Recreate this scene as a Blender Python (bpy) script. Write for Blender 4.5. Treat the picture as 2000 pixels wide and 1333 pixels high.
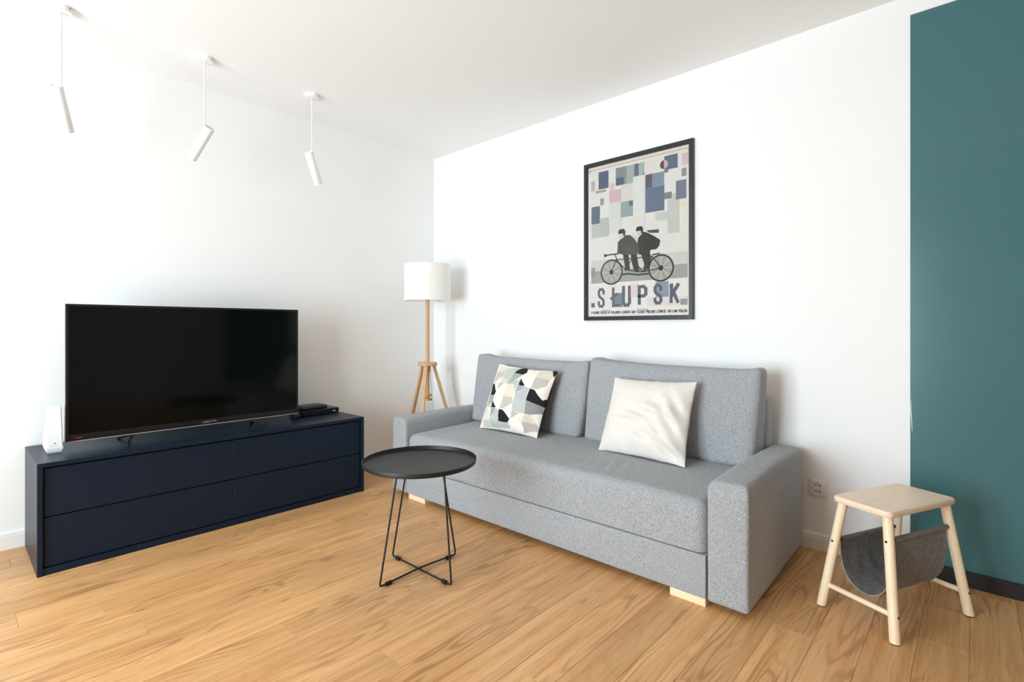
import bpy, bmesh, math, random
from mathutils import Vector, Matrix, noise

random.seed(7)
PI = math.pi
scene = bpy.context.scene
COL = scene.collection
for o in list(bpy.data.objects):
    bpy.data.objects.remove(o)

# ------------------------------------------------------------------ camera
YAW = math.radians(42.12)
cam_d = bpy.data.cameras.new('camera')
cam_d.sensor_fit = 'HORIZONTAL'
cam_d.sensor_width = 36.0
cam_d.lens = 1001.3 / 2000 * 36.0
cam_d.shift_y = (640.5 - 666.5) / 2000
cam_d.clip_start = 0.02
cam = bpy.data.objects.new('camera', cam_d)
cam.location = (3.529, -2.878, 1.087)
cam.rotation_euler = (PI / 2, 0, YAW)
COL.objects.link(cam)
scene.camera = cam

# ------------------------------------------------------------------ light
RX, RY, RH = 5.6, -4.9, 2.566            # room extents (x to the right, y towards the window)
WX0, WX1, WZ0, WZ1 = 0.80, 2.65, 0.03, 2.20   # the window opening in the wall opposite the sofa

world = bpy.data.worlds.new('overcast_sky')
scene.world = world
world.use_nodes = True
bg = world.node_tree.nodes['Background']
bg.inputs['Color'].default_value = (0.785, 0.92, 1.0, 1)
bg.inputs['Strength'].default_value = 19.8

portal = bpy.data.lights.new('window_portal', 'AREA')
portal.shape = 'RECTANGLE'
portal.size = WX1 - WX0
portal.size_y = WZ1 - WZ0
portal.cycles.is_portal = True
po = bpy.data.objects.new('window_portal', portal)
po.location = ((WX0 + WX1) / 2, RY - 0.10, (WZ0 + WZ1) / 2)
po.rotation_euler = (PI / 2, 0, 0)
COL.objects.link(po)
po.rotation_euler = (-PI / 2, 0, PI)      # shine towards +Y, into the room

vs = scene.view_settings
vs.view_transform = 'Standard'
vs.look = 'None'
vs.gamma = 1.0
vs.use_curve_mapping = False
vs.exposure = 0.0
scene.cycles.max_bounces = 14
scene.cycles.diffuse_bounces = 9
scene.cycles.glossy_bounces = 4
scene.cycles.transparent_max_bounces = 12
scene.cycles.caustics_reflective = False
scene.cycles.caustics_refractive = False


# ------------------------------------------------------------------ helpers
def s2l(c):
    c = c / 255.0
    return c / 12.92 if c <= 0.04045 else ((c + 0.055) / 1.055) ** 2.4


def rgb(r, g, b):
    return (s2l(r), s2l(g), s2l(b), 1.0)


def new_mat(name):
    m = bpy.data.materials.new(name)
    m.use_nodes = True
    nt = m.node_tree
    return m, nt, nt.nodes['Principled BSDF']


def N(nt, kind, **kw):
    n = nt.nodes.new(kind)
    for k, v in kw.items():
        setattr(n, k, v)
    return n


def plain(name, col, rough=0.5, metal=0.0, bump=0.0, scale=200.0, var=0.0, spec=None, coat=0.0):
    """A procedural material: base colour with a little noise in tone and relief."""
    m, nt, b = new_mat(name)
    b.inputs['Roughness'].default_value = rough
    b.inputs['Metallic'].default_value = metal
    if spec is not None:
        b.inputs['Specular IOR Level'].default_value = spec
    if coat:
        b.inputs['Coat Weight'].default_value = coat
        b.inputs['Coat Roughness'].default_value = 0.08
    tc = N(nt, 'ShaderNodeTexCoord')
    no = N(nt, 'ShaderNodeTexNoise')
    no.inputs['Scale'].default_value = scale
    no.inputs['Detail'].default_value = 3
    nt.links.new(tc.outputs['Object'], no.inputs['Vector'])
    mix = N(nt, 'ShaderNodeMix', data_type='RGBA')
    mix.inputs[6].default_value = tuple(x * (1 - var) for x in col[:3]) + (1,)
    mix.inputs[7].default_value = tuple(min(1, x * (1 + var)) for x in col[:3]) + (1,)
    nt.links.new(no.outputs['Fac'], mix.inputs[0])
    nt.links.new(mix.outputs[2], b.inputs['Base Color'])
    if bump:
        bp = N(nt, 'ShaderNodeBump')
        bp.inputs['Strength'].default_value = bump
        bp.inputs['Distance'].default_value = 0.002
        nt.links.new(no.outputs['Fac'], bp.inputs['Height'])
        nt.links.new(bp.outputs['Normal'], b.inputs['Normal'])
    return m


def fabric(name, dark, light, scale=260.0, bump=0.5, rough=0.95, seed=0.0):
    """Woven melange cloth: two crossed thread noises give the flecks."""
    m, nt, b = new_mat(name)
    b.inputs['Roughness'].default_value = rough
    b.inputs['Specular IOR Level'].default_value = 0.15
    b.inputs['Sheen Weight'].default_value = 0.15
    b.inputs['Sheen Roughness'].default_value = 0.5
    tc = N(nt, 'ShaderNodeTexCoord')
    outs = []
    for sc in ((1.0, 1.0, 0.22), (0.3, 0.3, 1.0)):
        mp = N(nt, 'ShaderNodeMapping')
        mp.inputs['Scale'].default_value = sc
        mp.inputs['Location'].default_value = (seed, seed * 2, 0)
        no = N(nt, 'ShaderNodeTexNoise')
        no.inputs['Scale'].default_value = scale
        no.inputs['Detail'].default_value = 2.0
        nt.links.new(tc.outputs['Object'], mp.inputs['Vector'])
        nt.links.new(mp.outputs['Vector'], no.inputs['Vector'])
        outs.append(no.outputs['Fac'])
    ad = N(nt, 'ShaderNodeMath', operation='ADD')
    nt.links.new(outs[0], ad.inputs[0])
    nt.links.new(outs[1], ad.inputs[1])
    mr = N(nt, 'ShaderNodeMapRange')
    mr.inputs['From Min'].default_value = 0.72
    mr.inputs['From Max'].default_value = 1.28
    nt.links.new(ad.outputs[0], mr.inputs['Value'])
    mix = N(nt, 'ShaderNodeMix', data_type='RGBA')
    mix.inputs[6].default_value = dark
    mix.inputs[7].default_value = light
    nt.links.new(mr.outputs[0], mix.inputs[0])
    nt.links.new(mix.outputs[2], b.inputs['Base Color'])
    bp = N(nt, 'ShaderNodeBump')
    bp.inputs['Strength'].default_value = bump
    bp.inputs['Distance'].default_value = 0.0015
    nt.links.new(mr.outputs[0], bp.inputs['Height'])
    nt.links.new(bp.outputs['Normal'], b.inputs['Normal'])
    return m


def wood(name, dark, light, axis='Z', scale=1.0, rough=0.5, per_object=False, contrast=1.0):
    """Straight-grained timber, grain along the given local axis."""
    m, nt, b = new_mat(name)
    b.inputs['Roughness'].default_value = rough
    tc = N(nt, 'ShaderNodeTexCoord')
    mp = N(nt, 'ShaderNodeMapping')
    sc = [70 * scale] * 3
    sc['XYZ'.index(axis)] = 4 * scale
    mp.inputs['Scale'].default_value = sc
    nt.links.new(tc.outputs['Object'], mp.inputs['Vector'])
    no = N(nt, 'ShaderNodeTexNoise')
    no.inputs['Scale'].default_value = 1.0
    no.inputs['Detail'].default_value = 4
    nt.links.new(mp.outputs['Vector'], no.inputs['Vector'])
    mr = N(nt, 'ShaderNodeMapRange')
    mr.inputs['From Min'].default_value = 0.5 - 0.25 / contrast
    mr.inputs['From Max'].default_value = 0.5 + 0.25 / contrast
    nt.links.new(no.outputs['Fac'], mr.inputs['Value'])
    mix = N(nt, 'ShaderNodeMix', data_type='RGBA')
    mix.inputs[6].default_value = dark
    mix.inputs[7].default_value = light
    nt.links.new(mr.outputs[0], mix.inputs[0])
    nt.links.new(mix.outputs[2], b.inputs['Base Color'])
    return m


def plank_wood(name):
    """Oak laminate: per-plank tone and offset, fine pores, cathedral bands and knots."""
    m, nt, b = new_mat(name)
    L = nt.links.new
    tc = N(nt, 'ShaderNodeTexCoord')
    oi = N(nt, 'ShaderNodeObjectInfo')
    # shift the pattern by a random amount for every plank
    ml = N(nt, 'ShaderNodeVectorMath', operation='SCALE')
    cx = N(nt, 'ShaderNodeCombineXYZ')
    cx.inputs[0].default_value = 37.0
    cx.inputs[1].default_value = 91.0
    cx.inputs[2].default_value = 53.0
    L(cx.outputs[0], ml.inputs[0])
    L(oi.outputs['Random'], ml.inputs['Scale'])
    ad = N(nt, 'ShaderNodeVectorMath', operation='ADD')
    L(tc.outputs['Object'], ad.inputs[0])
    L(ml.outputs[0], ad.inputs[1])

    def nz(scale, detail, vec=ad.outputs[0], rough=0.5, dist=0.0):
        mp = N(nt, 'ShaderNodeMapping')
        mp.inputs['Scale'].default_value = scale
        L(vec, mp.inputs['Vector'])
        no = N(nt, 'ShaderNodeTexNoise')
        no.inputs['Scale'].default_value = 1.0
        no.inputs['Detail'].default_value = detail
        no.inputs['Roughness'].default_value = rough
        no.inputs['Distortion'].default_value = dist
        L(mp.outputs[0], no.inputs['Vector'])
        return no.outputs['Fac']
    big = nz((9.0, 1.1, 1.0), 1.5)                 # slow field whose contours make cathedrals
    fine = nz((190.0, 5.0, 1.0), 3)                # pores and streaks
    mid = nz((34.0, 1.6, 1.0), 3)
    mask = nz((6.0, 1.7, 1.0), 1)                  # where figure is strong
    mul = N(nt, 'ShaderNodeMath', operation='MULTIPLY')
    L(big, mul.inputs[0])
    mul.inputs[1].default_value = 95.0
    wob = N(nt, 'ShaderNodeMath', operation='MULTIPLY_ADD')
    L(fine, wob.inputs[0])
    wob.inputs[1].default_value = 2.2
    L(mul.outputs[0], wob.inputs[2])
    sn = N(nt, 'ShaderNodeMath', operation='SINE')
    L(wob.outputs[0], sn.inputs[0])
    bands = N(nt, 'ShaderNodeMapRange')
    bands.inputs['From Min'].default_value = 0.0
    bands.inputs['From Max'].default_value = 1.0
    L(sn.outputs[0], bands.inputs['Value'])
    mk = N(nt, 'ShaderNodeMapRange')
    mk.inputs['From Min'].default_value = 0.46
    mk.inputs['From Max'].default_value = 0.64
    mk.inputs['To Min'].default_value = 0.10
    mk.inputs['To Max'].default_value = 0.60
    L(mask, mk.inputs['Value'])
    fig = N(nt, 'ShaderNodeMath', operation='MULTIPLY')
    L(bands.outputs[0], fig.inputs[0])
    L(mk.outputs[0], fig.inputs[1])
    # base tone
    mr = N(nt, 'ShaderNodeMapRange')
    mr.inputs['From Min'].default_value = 0.28
    mr.inputs['From Max'].default_value = 0.72
    L(mid, mr.inputs['Value'])
    mix = N(nt, 'ShaderNodeMix', data_type='RGBA')
    mix.inputs[6].default_value = rgb(208, 152, 96)
    mix.inputs[7].default_value = rgb(230, 181, 126)
    L(mr.outputs[0], mix.inputs[0])
    mix2 = N(nt, 'ShaderNodeMix', data_type='RGBA')
    mix2.inputs[7].default_value = rgb(158, 106, 64)
    L(mix.outputs[2], mix2.inputs[6])
    L(fig.outputs[0], mix2.inputs[0])
    # fine streaks
    fm = N(nt, 'ShaderNodeMapRange')
    fm.inputs['From Min'].default_value = 0.56
    fm.inputs['From Max'].default_value = 0.76
    fm.inputs['To Max'].default_value = 0.5
    L(fine, fm.inputs['Value'])
    mix3 = N(nt, 'ShaderNodeMix', data_type='RGBA')
    mix3.inputs[7].default_value = rgb(140, 90, 50)
    L(mix2.outputs[2], mix3.inputs[6])
    L(fm.outputs[0], mix3.inputs[0])
    # plank-to-plank tone
    hs = N(nt, 'ShaderNodeHueSaturation')
    rv = N(nt, 'ShaderNodeMapRange')
    rv.inputs['To Min'].default_value = 0.90
    rv.inputs['To Max'].default_value = 1.08
    L(oi.outputs['Random'], rv.inputs['Value'])
    L(rv.outputs[0], hs.inputs['Value'])
    hs.inputs['Saturation'].default_value = 1.0
    L(mix3.outputs[2], hs.inputs['Color'])
    L(hs.outputs[0], b.inputs['Base Color'])
    b.inputs['Roughness'].default_value = 0.36
    b.inputs['Specular IOR Level'].default_value = 0.4
    bp = N(nt, 'ShaderNodeBump')
    bp.inputs['Strength'].default_value = 0.12
    bp.inputs['Distance'].default_value = 0.001
    L(fine, bp.inputs['Height'])
    L(bp.outputs['Normal'], b.inputs['Normal'])
    return m


def painted(name, rough=0.6, attr='Col', bump=0.0):
    """Printed colours stored on the faces."""
    m, nt, b = new_mat(name)
    at = N(nt, 'ShaderNodeVertexColor', layer_name=attr)
    tc = N(nt, 'ShaderNodeTexCoord')
    no = N(nt, 'ShaderNodeTexNoise')
    no.inputs['Scale'].default_value = 55.0
    no.inputs['Detail'].default_value = 6
    nt.links.new(tc.outputs['Object'], no.inputs['Vector'])
    mr = N(nt, 'ShaderNodeMapRange')
    mr.inputs['To Min'].default_value = 0.93
    mr.inputs['To Max'].default_value = 1.08
    nt.links.new(no.outputs['Fac'], mr.inputs['Value'])
    hs = N(nt, 'ShaderNodeHueSaturation')
    nt.links.new(mr.outputs[0], hs.inputs['Value'])
    nt.links.new(at.outputs['Color'], hs.inputs['Color'])
    nt.links.new(hs.outputs[0], b.inputs['Base Color'])
    b.inputs['Roughness'].default_value = rough
    b.inputs['Specular IOR Level'].default_value = 0.2
    if bump:
        n2 = N(nt, 'ShaderNodeTexNoise')
        n2.inputs['Scale'].default_value = 500.0
        nt.links.new(tc.outputs['Object'], n2.inputs['Vector'])
        bp = N(nt, 'ShaderNodeBump')
        bp.inputs['Strength'].default_value = bump
        bp.inputs['Distance'].default_value = 0.001
        nt.links.new(n2.outputs['Fac'], bp.inputs['Height'])
        nt.links.new(bp.outputs['Normal'], b.inputs['Normal'])
    return m


def glass(name, refl=0.06, rough=0.0):
    """Thin clear pane: transparent with a mirror share."""
    m = bpy.data.materials.new(name)
    m.use_nodes = True
    nt = m.node_tree
    nt.nodes.clear()
    out = N(nt, 'ShaderNodeOutputMaterial')
    tr = N(nt, 'ShaderNodeBsdfTransparent')
    gl = N(nt, 'ShaderNodeBsdfGlossy')
    gl.inputs['Roughness'].default_value = rough
    fr = N(nt, 'ShaderNodeFresnel')
    fr.inputs['IOR'].default_value = 1.3
    mx = N(nt, 'ShaderNodeMixShader')
    nt.links.new(fr.outputs[0], mx.inputs[0])
    nt.links.new(tr.outputs[0], mx.inputs[1])
    nt.links.new(gl.outputs[0], mx.inputs[2])
    nt.links.new(mx.outputs[0], out.inputs[0])
    return m


# --- mesh building
def link_mesh(name, bm, mat, parent=None, smooth=None, loc=None):
    me = bpy.data.meshes.new(name)
    bmesh.ops.recalc_face_normals(bm, faces=bm.faces)
    bm.to_mesh(me)
    bm.free()
    o = bpy.data.objects.new(name, me)
    COL.objects.link(o)
    if mat:
        me.materials.append(mat)
    if parent:
        o.parent = parent
    if loc:
        o.location = loc
    if smooth is not None:
        me.shade_smooth()
        if smooth < 180:
            me.set_sharp_from_angle(angle=math.radians(smooth))
    return o


def thing(name, label, cat, loc=(0, 0, 0), rz=0.0, group=None):
    o = bpy.data.objects.new(name, None)
    o.empty_display_size = 0.1
    COL.objects.link(o)
    o.location = loc
    o.rotation_euler = (0, 0, rz)
    tag(o, label, cat, group)
    return o


def tag(o, label, cat, group=None):
    o['label'] = label
    o['category'] = cat
    if group:
        o['group'] = group
    return o


def struct(o, label=None):
    o['kind'] = 'structure'
    if label:
        o['label'] = label
    return o


def box(bm, x0, x1, y0, y1, z0, z1):
    v = [bm.verts.new(p) for p in ((x0, y0, z0), (x1, y0, z0), (x1, y1, z0), (x0, y1, z0),
                                   (x0, y0, z1), (x1, y0, z1), (x1, y1, z1), (x0, y1, z1))]
    fs = []
    for f in ((3, 2, 1, 0), (4, 5, 6, 7), (0, 1, 5, 4), (1, 2, 6, 5), (2, 3, 7, 6), (3, 0, 4, 7)):
        fs.append(bm.faces.new([v[i] for i in f]))
    return fs


def bbox(x0, x1, y0, y1, z0, z1, bev=0.002, seg=2):
    bm = bmesh.new()
    box(bm, x0, x1, y0, y1, z0, z1)
    if bev:
        bmesh.ops.bevel(bm, geom=bm.edges[:], offset=bev, segments=seg, affect='EDGES', profile=0.5)
    return bm


def tube(bm, pts, r, seg=10, closed=False, cap=True):
    pts = [Vector(p) for p in pts]
    n = len(pts)
    rs = r if isinstance(r, (list, tuple)) else [r] * n
    tan = []
    for i in range(n):
        a = pts[i - 1] if (i > 0 or closed) else pts[i]
        c = pts[(i + 1) % n] if (i < n - 1 or closed) else pts[i]
        tan.append((c - a).normalized())
    ref = Vector((0, 0, 1)) if abs(tan[0].z) < 0.9 else Vector((1, 0, 0))
    nrm = (ref - tan[0] * ref.dot(tan[0])).normalized()
    rings = []
    for i in range(n):
        nrm = (nrm - tan[i] * nrm.dot(tan[i])).normalized()
        bi = tan[i].cross(nrm)
        rings.append([bm.verts.new(pts[i] + (nrm * math.cos(2 * PI * k / seg) + bi * math.sin(2 * PI * k / seg)) * rs[i])
                      for k in range(seg)])
    m = n if closed else n - 1
    for i in range(m):
        a, c = rings[i], rings[(i + 1) % n]
        for k in range(seg):
            bm.faces.new((a[k], a[(k + 1) % seg], c[(k + 1) % seg], c[k]))
    if cap and not closed:
        bm.faces.new(rings[0][::-1])
        bm.faces.new(rings[-1])
    return bm


def fillet(pts, rad, n=6):
    """Round the inner corners of a polyline."""
    pts = [Vector(p) for p in pts]
    out = [pts[0]]
    for i in range(1, len(pts) - 1):
        a, b, c = pts[i - 1], pts[i], pts[i + 1]
        u, w = (a - b).normalized(), (c - b).normalized()
        p0, p1 = b + u * rad, b + w * rad
        for k in range(n + 1):
            t = k / n
            out.append((1 - t) ** 2 * p0 + 2 * t * (1 - t) * b + t * t * p1)
    out.append(pts[-1])
    return out


def lathe(bm, prof, seg=48, loc=(0, 0, 0), close=False):
    loc = Vector(loc)
    rings = []
    for r, z in prof:
        if r < 1e-6:
            rings.append([bm.verts.new(loc + Vector((0, 0, z)))])
        else:
            rings.append([bm.verts.new(loc + Vector((r * math.cos(2 * PI * k / seg), r * math.sin(2 * PI * k / seg), z)))
                          for k in range(seg)])
    pairs = list(zip(rings[:-1], rings[1:]))
    if close:
        pairs.append((rings[-1], rings[0]))
    for a, c in pairs:
        for k in range(seg):
            k2 = (k + 1) % seg
            if len(a) == 1 and len(c) == 1:
                continue
            if len(a) == 1:
                bm.faces.new((a[0], c[k2], c[k]))
            elif len(c) == 1:
                bm.faces.new((a[k], a[k2], c[0]))
            else:
                bm.faces.new((a[k], a[k2], c[k2], c[k]))
    return bm


def soft_box(x0, x1, y0, y1, z0, z1, r, n=(12, 12, 12), bulge=(0, 0, 0), k=5, deform=None, wr=0.0, wscale=6.0, seed=0):
    """Upholstered block: rounded box with swelling faces and a little unevenness."""
    c = Vector(((x0 + x1) / 2, (y0 + y1) / 2, (z0 + z1) / 2))
    h = Vector(((x1 - x0) / 2, (y1 - y0) / 2, (z1 - z0) / 2))
    ax = []
    for i in range(3):
        hi, m = h[i], n[i]
        l = [-hi + r * j / k for j in range(k)]
        l += [-hi + r + (2 * hi - 2 * r) * j / m for j in range(m + 1)]
        l += [hi - r + r * (j + 1) / k for j in range(k)]
        ax.append(l)
    bm = bmesh.new()
    cache = {}

    def vert(p):
        key = tuple(round(q, 6) for q in p)
        if key in cache:
            return cache[key]
        p = Vector(p)
        inner = Vector([max(-(h[i] - r), min(h[i] - r, p[i])) for i in range(3)])
        dv = p - inner
        q = inner + dv.normalized() * r if dv.length > 1e-9 else p.copy()
        nr = [q[i] / h[i] for i in range(3)]
        for i in range(3):
            j, l = (i + 1) % 3, (i + 2) % 3
            q[i] += nr[i] * bulge[i] * (1 - nr[j] ** 2) * (1 - nr[l] ** 2)
        if wr:
            nv = noise.noise_vector((q + c) * wscale + Vector((seed, seed * 1.7, 0)))
            nv2 = noise.noise_vector((q + c) * wscale * 2.7 + Vector((seed, 3, seed)))
            q += nv * wr + nv2 * wr * 0.4
        q = q + c
        if deform:
            q = Vector(deform(q, nr))
        cache[key] = bm.verts.new(q)
        return cache[key]
    for i in range(3):
        j, l = (i + 1) % 3, (i + 2) % 3
        for sgn in (-1, 1):
            for a in range(len(ax[j]) - 1):
                for b2 in range(len(ax[l]) - 1):
                    q = []
                    for (da, db) in ((0, 0), (1, 0), (1, 1), (0, 1)):
                        p = [0, 0, 0]
                        p[i] = sgn * h[i]
                        p[j] = ax[j][a + da]
                        p[l] = ax[l][b2 + db]
                        q.append(vert(p))
                    if sgn < 0:
                        q.reverse()
                    try:
                        bm.faces.new(q)
                    except ValueError:
                        pass
    return bm


def in_poly(x, y, poly):
    r = False
    j = len(poly) - 1
    for i in range(len(poly)):
        xi, yi = poly[i]
        xj, yj = poly[j]
        if (yi > y) != (yj > y) and x < (xj - xi) * (y - yi) / (yj - yi) + xi:
            r = not r
        j = i
    return r


def homography(src, dst):
    """3x3 map taking four src points to four dst points."""
    A, b = [], []
    for (x, y), (u, v) in zip(src, dst):
        A.append([x, y, 1, 0, 0, 0, -u * x, -u * y]); b.append(u)
        A.append([0, 0, 0, x, y, 1, -v * x, -v * y]); b.append(v)
    n = 8
    M = [row + [bb] for row, bb in zip(A, b)]
    for i in range(n):
        p = max(range(i, n), key=lambda q: abs(M[q][i]))
        M[i], M[p] = M[p], M[i]
        for q in range(n):
            if q != i:
                f = M[q][i] / M[i][i]
                M[q] = [mq - f * mi for mq, mi in zip(M[q], M[i])]
    hh = [M[i][n] / M[i][i] for i in range(n)] + [1.0]
    return lambda x, y: ((hh[0] * x + hh[1] * y + hh[2]) / (hh[6] * x + hh[7] * y + 1),
                         (hh[3] * x + hh[4] * y + hh[5]) / (hh[6] * x + hh[7] * y + 1))


# ------------------------------------------------------------------ materials
M = {}
M['wall'] = plain('white_wall_paint', (0.89, 0.89, 0.885), 0.7, bump=0.05, scale=120, var=0.004)
M['ceiling'] = plain('white_ceiling_paint', (0.905, 0.905, 0.90), 0.8, bump=0.05, scale=120, var=0.004)
M['far_wall'] = plain('pale_wall_paint', (0.89, 0.89, 0.88), 0.7, var=0.01)
M['trim'] = plain('white_lacquer_trim', (0.84, 0.84, 0.83), 0.35, var=0.01)
M['teal'] = plain('teal_gloss_lacquer', rgb(70, 112, 118), 0.22, var=0.03, scale=3, spec=0.4)
M['black_trim'] = plain('black_baseboard', rgb(26, 26, 27), 0.4, var=0.05)
M['subfloor'] = plain('dark_joint_underlay', rgb(70, 45, 26), 0.9, var=0.1)
M['plank'] = plank_wood('oak_laminate')
M['navy'] = plain('navy_satin_lacquer', rgb(9, 27, 45), 0.38, var=0.03, scale=40, spec=0.28)
M['sofa'] = fabric('grey_melange_cloth', rgb(130, 132, 135), rgb(184, 186, 189), 520, 0.4)
M['sofa_seam'] = fabric('grey_piping_cloth', rgb(120, 122, 126), rgb(170, 172, 176), 300, 0.3)
M['pale_wood'] = wood('pale_birch', rgb(242, 216, 178), rgb(250, 232, 202), 'Z', 1.0, 0.45)
M['pale_wood_x'] = wood('pale_birch_flat', rgb(240, 212, 184), rgb(248, 226, 202), 'Y', 1.0, 0.4)
M['foot_wood'] = wood('pale_foot_wood', rgb(238, 210, 170), rgb(248, 228, 196), 'X', 1.0, 0.5)
M['oak'] = wood('golden_oak', rgb(192, 150, 102), rgb(220, 182, 136), 'Z', 1.0, 0.5)
M['black_metal'] = plain('black_powder_coat', rgb(18, 18, 17), 0.5, var=0.05, scale=300, bump=0.05)
M['black_plastic'] = plain('black_plastic', rgb(20, 20, 21), 0.35, var=0.05)
M['screen'] = plain('black_screen_glass', rgb(6, 6, 6), 0.09, var=0.0, spec=0.18)
M['bezel'] = plain('gloss_black_bezel', rgb(16, 16, 17), 0.2, var=0.0)
M['silver'] = plain('silver_plastic', rgb(170, 170, 172), 0.35, metal=0.3, var=0.02)
M['white_plastic'] = plain('white_plastic', (0.86, 0.86, 0.85), 0.35, var=0.01)
M['white_metal'] = plain('white_powder_coat', (0.86, 0.86, 0.855), 0.4, var=0.01)
M['grey_dot'] = plain('grey_print', rgb(120, 122, 126), 0.5)
M['dark_hole'] = plain('dark_socket_hole', rgb(26, 24, 22), 0.6)
M['socket'] = plain('white_socket_plastic', (0.80, 0.79, 0.77), 0.35, var=0.01)
M['red_light'] = plain('red_standby_sticker', rgb(150, 20, 30), 0.4)
M['shade'] = fabric('white_shade_cloth', rgb(236, 234, 228), rgb(250, 249, 246), 420, 0.2)
M['leather'] = fabric('charcoal_suede', rgb(104, 102, 102), rgb(136, 133, 131), 160, 0.25)
M['leather_edge'] = plain('raw_leather_edge', rgb(168, 166, 162), 0.7, var=0.05)
M['cream'] = fabric('cream_linen', rgb(222, 214, 206), rgb(236, 230, 223), 420, 0.25)
M['print_cloth'] = painted('printed_cotton', 0.9, bump=0.25)
M['print_paper'] = painted('printed_paper', 0.55)
M['frame'] = plain('black_frame_lacquer', rgb(36, 36, 38), 0.32, var=0.04)
M['glass'] = glass('window_glass')
M['pic_glass'] = glass('picture_glass')
M['pvc'] = plain('white_window_frame', (0.84, 0.84, 0.84), 0.4)

# ------------------------------------------------------------------ the room
T = 0.2


def slab(name, x0, x1, y0, y1, z0, z1, mat):
    bm = bmesh.new()
    box(bm, x0, x1, y0, y1, z0, z1)
    return struct(link_mesh(name, bm, mat))


floor = slab('floor', 0, RX, RY, 0, -0.10, -0.009, M['subfloor'])
slab('ceiling', -T, RX + T, RY - T, T, RH, RH + T, M['ceiling'])
slab('wall_left', -T, 0, RY - T, T, -0.1, RH, M['wall'])
slab('wall_back', 0, RX + T, 0, T, -0.1, RH, M['wall'])
slab('wall_right', RX, RX + T, RY, 0, -0.1, RH, M['far_wall'])
bm = bmesh.new()
box(bm, 0, WX0, RY - T, RY, -0.1, RH)
box(bm, WX1, RX + T, RY - T, RY, -0.1, RH)
box(bm, WX0, WX1, RY - T, RY, -0.1, WZ0)
box(bm, WX0, WX1, RY - T, RY, WZ1, RH)
struct(link_mesh('wall_front', bm, M['far_wall']))

# window in the wall behind the camera
win = bpy.data.objects.new('window_1', None)
COL.objects.link(win)
struct(win, 'wide white framed window opposite the sofa')
win.location = ((WX0 + WX1) / 2, RY - 0.06, WZ0)
hw, hh_ = (WX1 - WX0) / 2, WZ1 - WZ0
bm = bmesh.new()
box(bm, -hw, -hw + .06, -.035, .035, 0, hh_)
box(bm, hw - .06, hw, -.035, .035, 0, hh_)
box(bm, -hw + .06, hw - .06, -.035, .035, 0, .06)
box(bm, -hw + .06, hw - .06, -.035, .035, hh_ - .06, hh_)
link_mesh('window_frame', bm, M['pvc'], win)
link_mesh('mullion', bbox(-.045, .045, -.035, .035, .06, hh_ - .06, 0.004), M['pvc'], win)
for a, b_ in ((-hw + .06, -.045), (.045, hw - .06)):
    link_mesh('pane', bbox(a, b_, -.004, .004, .06, hh_ - .06, 0), M['glass'], win)

# oak laminate planks running towards the sofa wall
PW, PL = 0.1345, 1.29
plank_meshes = {}


def plank_mesh(w, l):
    key = (round(w, 4), round(l, 4))
    if key not in plank_meshes:
        g, e = 0.0003, 0.0009
        bm = bmesh.new()
        rings = []
        for z, ins in ((-0.009, g), (-e, g), (0.0, g + e)):
            rings.append([bm.verts.new(p) for p in ((ins, ins, z), (w - ins, ins, z), (w - ins, l - ins, z), (ins, l - ins, z))])
        for a, c in zip(rings[:-1], rings[1:]):
            for k in range(4):
                bm.faces.new((a[k], a[(k + 1) % 4], c[(k + 1) % 4], c[k]))
        bm.faces.new(rings[-1])
        me = bpy.data.meshes.new('plank')
        bm.to_mesh(me)
        bm.free()
        me.materials.append(M['plank'])
        plank_meshes[key] = me
    return plank_meshes[key]


xe = 3.245 - 25 * PW
joints = {0.946: -2.465, 2.022: -1.895, 0.542: -2.295}
col_i = 0
while xe < RX - 1e-4:
    xa, xb = max(0.0, xe), min(RX, xe + PW)
    xe += PW
    if xb - xa < 0.004:
        continue
    off = (0.0, 0.47, 0.91, 0.22, 0.68)[col_i % 5] + random.uniform(-.08, .08)
    col_i += 1
    for jx, jy in joints.items():
        if abs(xa - jx) < PW * 0.45:
            off = (jy - RY) % PL
    y = RY + (off % PL) - PL
    while y < -0.001:
        ya, yb = max(RY, y), min(0.0, y + PL)
        if yb - ya > 0.01:
            o = bpy.data.objects.new('plank', plank_mesh(xb - xa, yb - ya))
            COL.objects.link(o)
            o.parent = floor
            o.location = (xa, ya, 0)
        y += PL

# baseboards
def baseboard(name, p0, p1, nrm, h, mat, prof=None):
    """Skirting board from p0 to p1 with its moulded profile, standing out along nrm."""
    prof = prof or [(0, 0), (.014, 0), (.014, h - .022), (.012, h - .016), (.0125, h - .010), (.009, h - .003), (.005, h), (0, h)]
    bm = bmesh.new()
    rings = []
    for p in (p0, p1):
        rings.append([bm.verts.new((p[0] + nrm[0] * a, p[1] + nrm[1] * a, z)) for a, z in prof])
    n = len(prof)
    for k in range(n):
        bm.faces.new((rings[0][k], rings[0][(k + 1) % n], rings[1][(k + 1) % n], rings[1][k]))
    bm.faces.new(rings[0])
    bm.faces.new(rings[1][::-1])
    return struct(link_mesh(name, bm, mat))


TEALX = 3.314
baseboard('baseboard_left', (0, RY), (0, 0), (1, 0), 0.083, M['trim'])
baseboard('baseboard_back', (0.014, 0), (TEALX, 0), (0, -1), 0.078, M['trim'])
baseboard('baseboard_accent', (TEALX, 0), (RX, 0), (0, -1), 0.065, M['black_trim'],
          [(0, 0), (.012, 0), (.012, .063), (.010, .065), (0, .065)])
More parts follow.
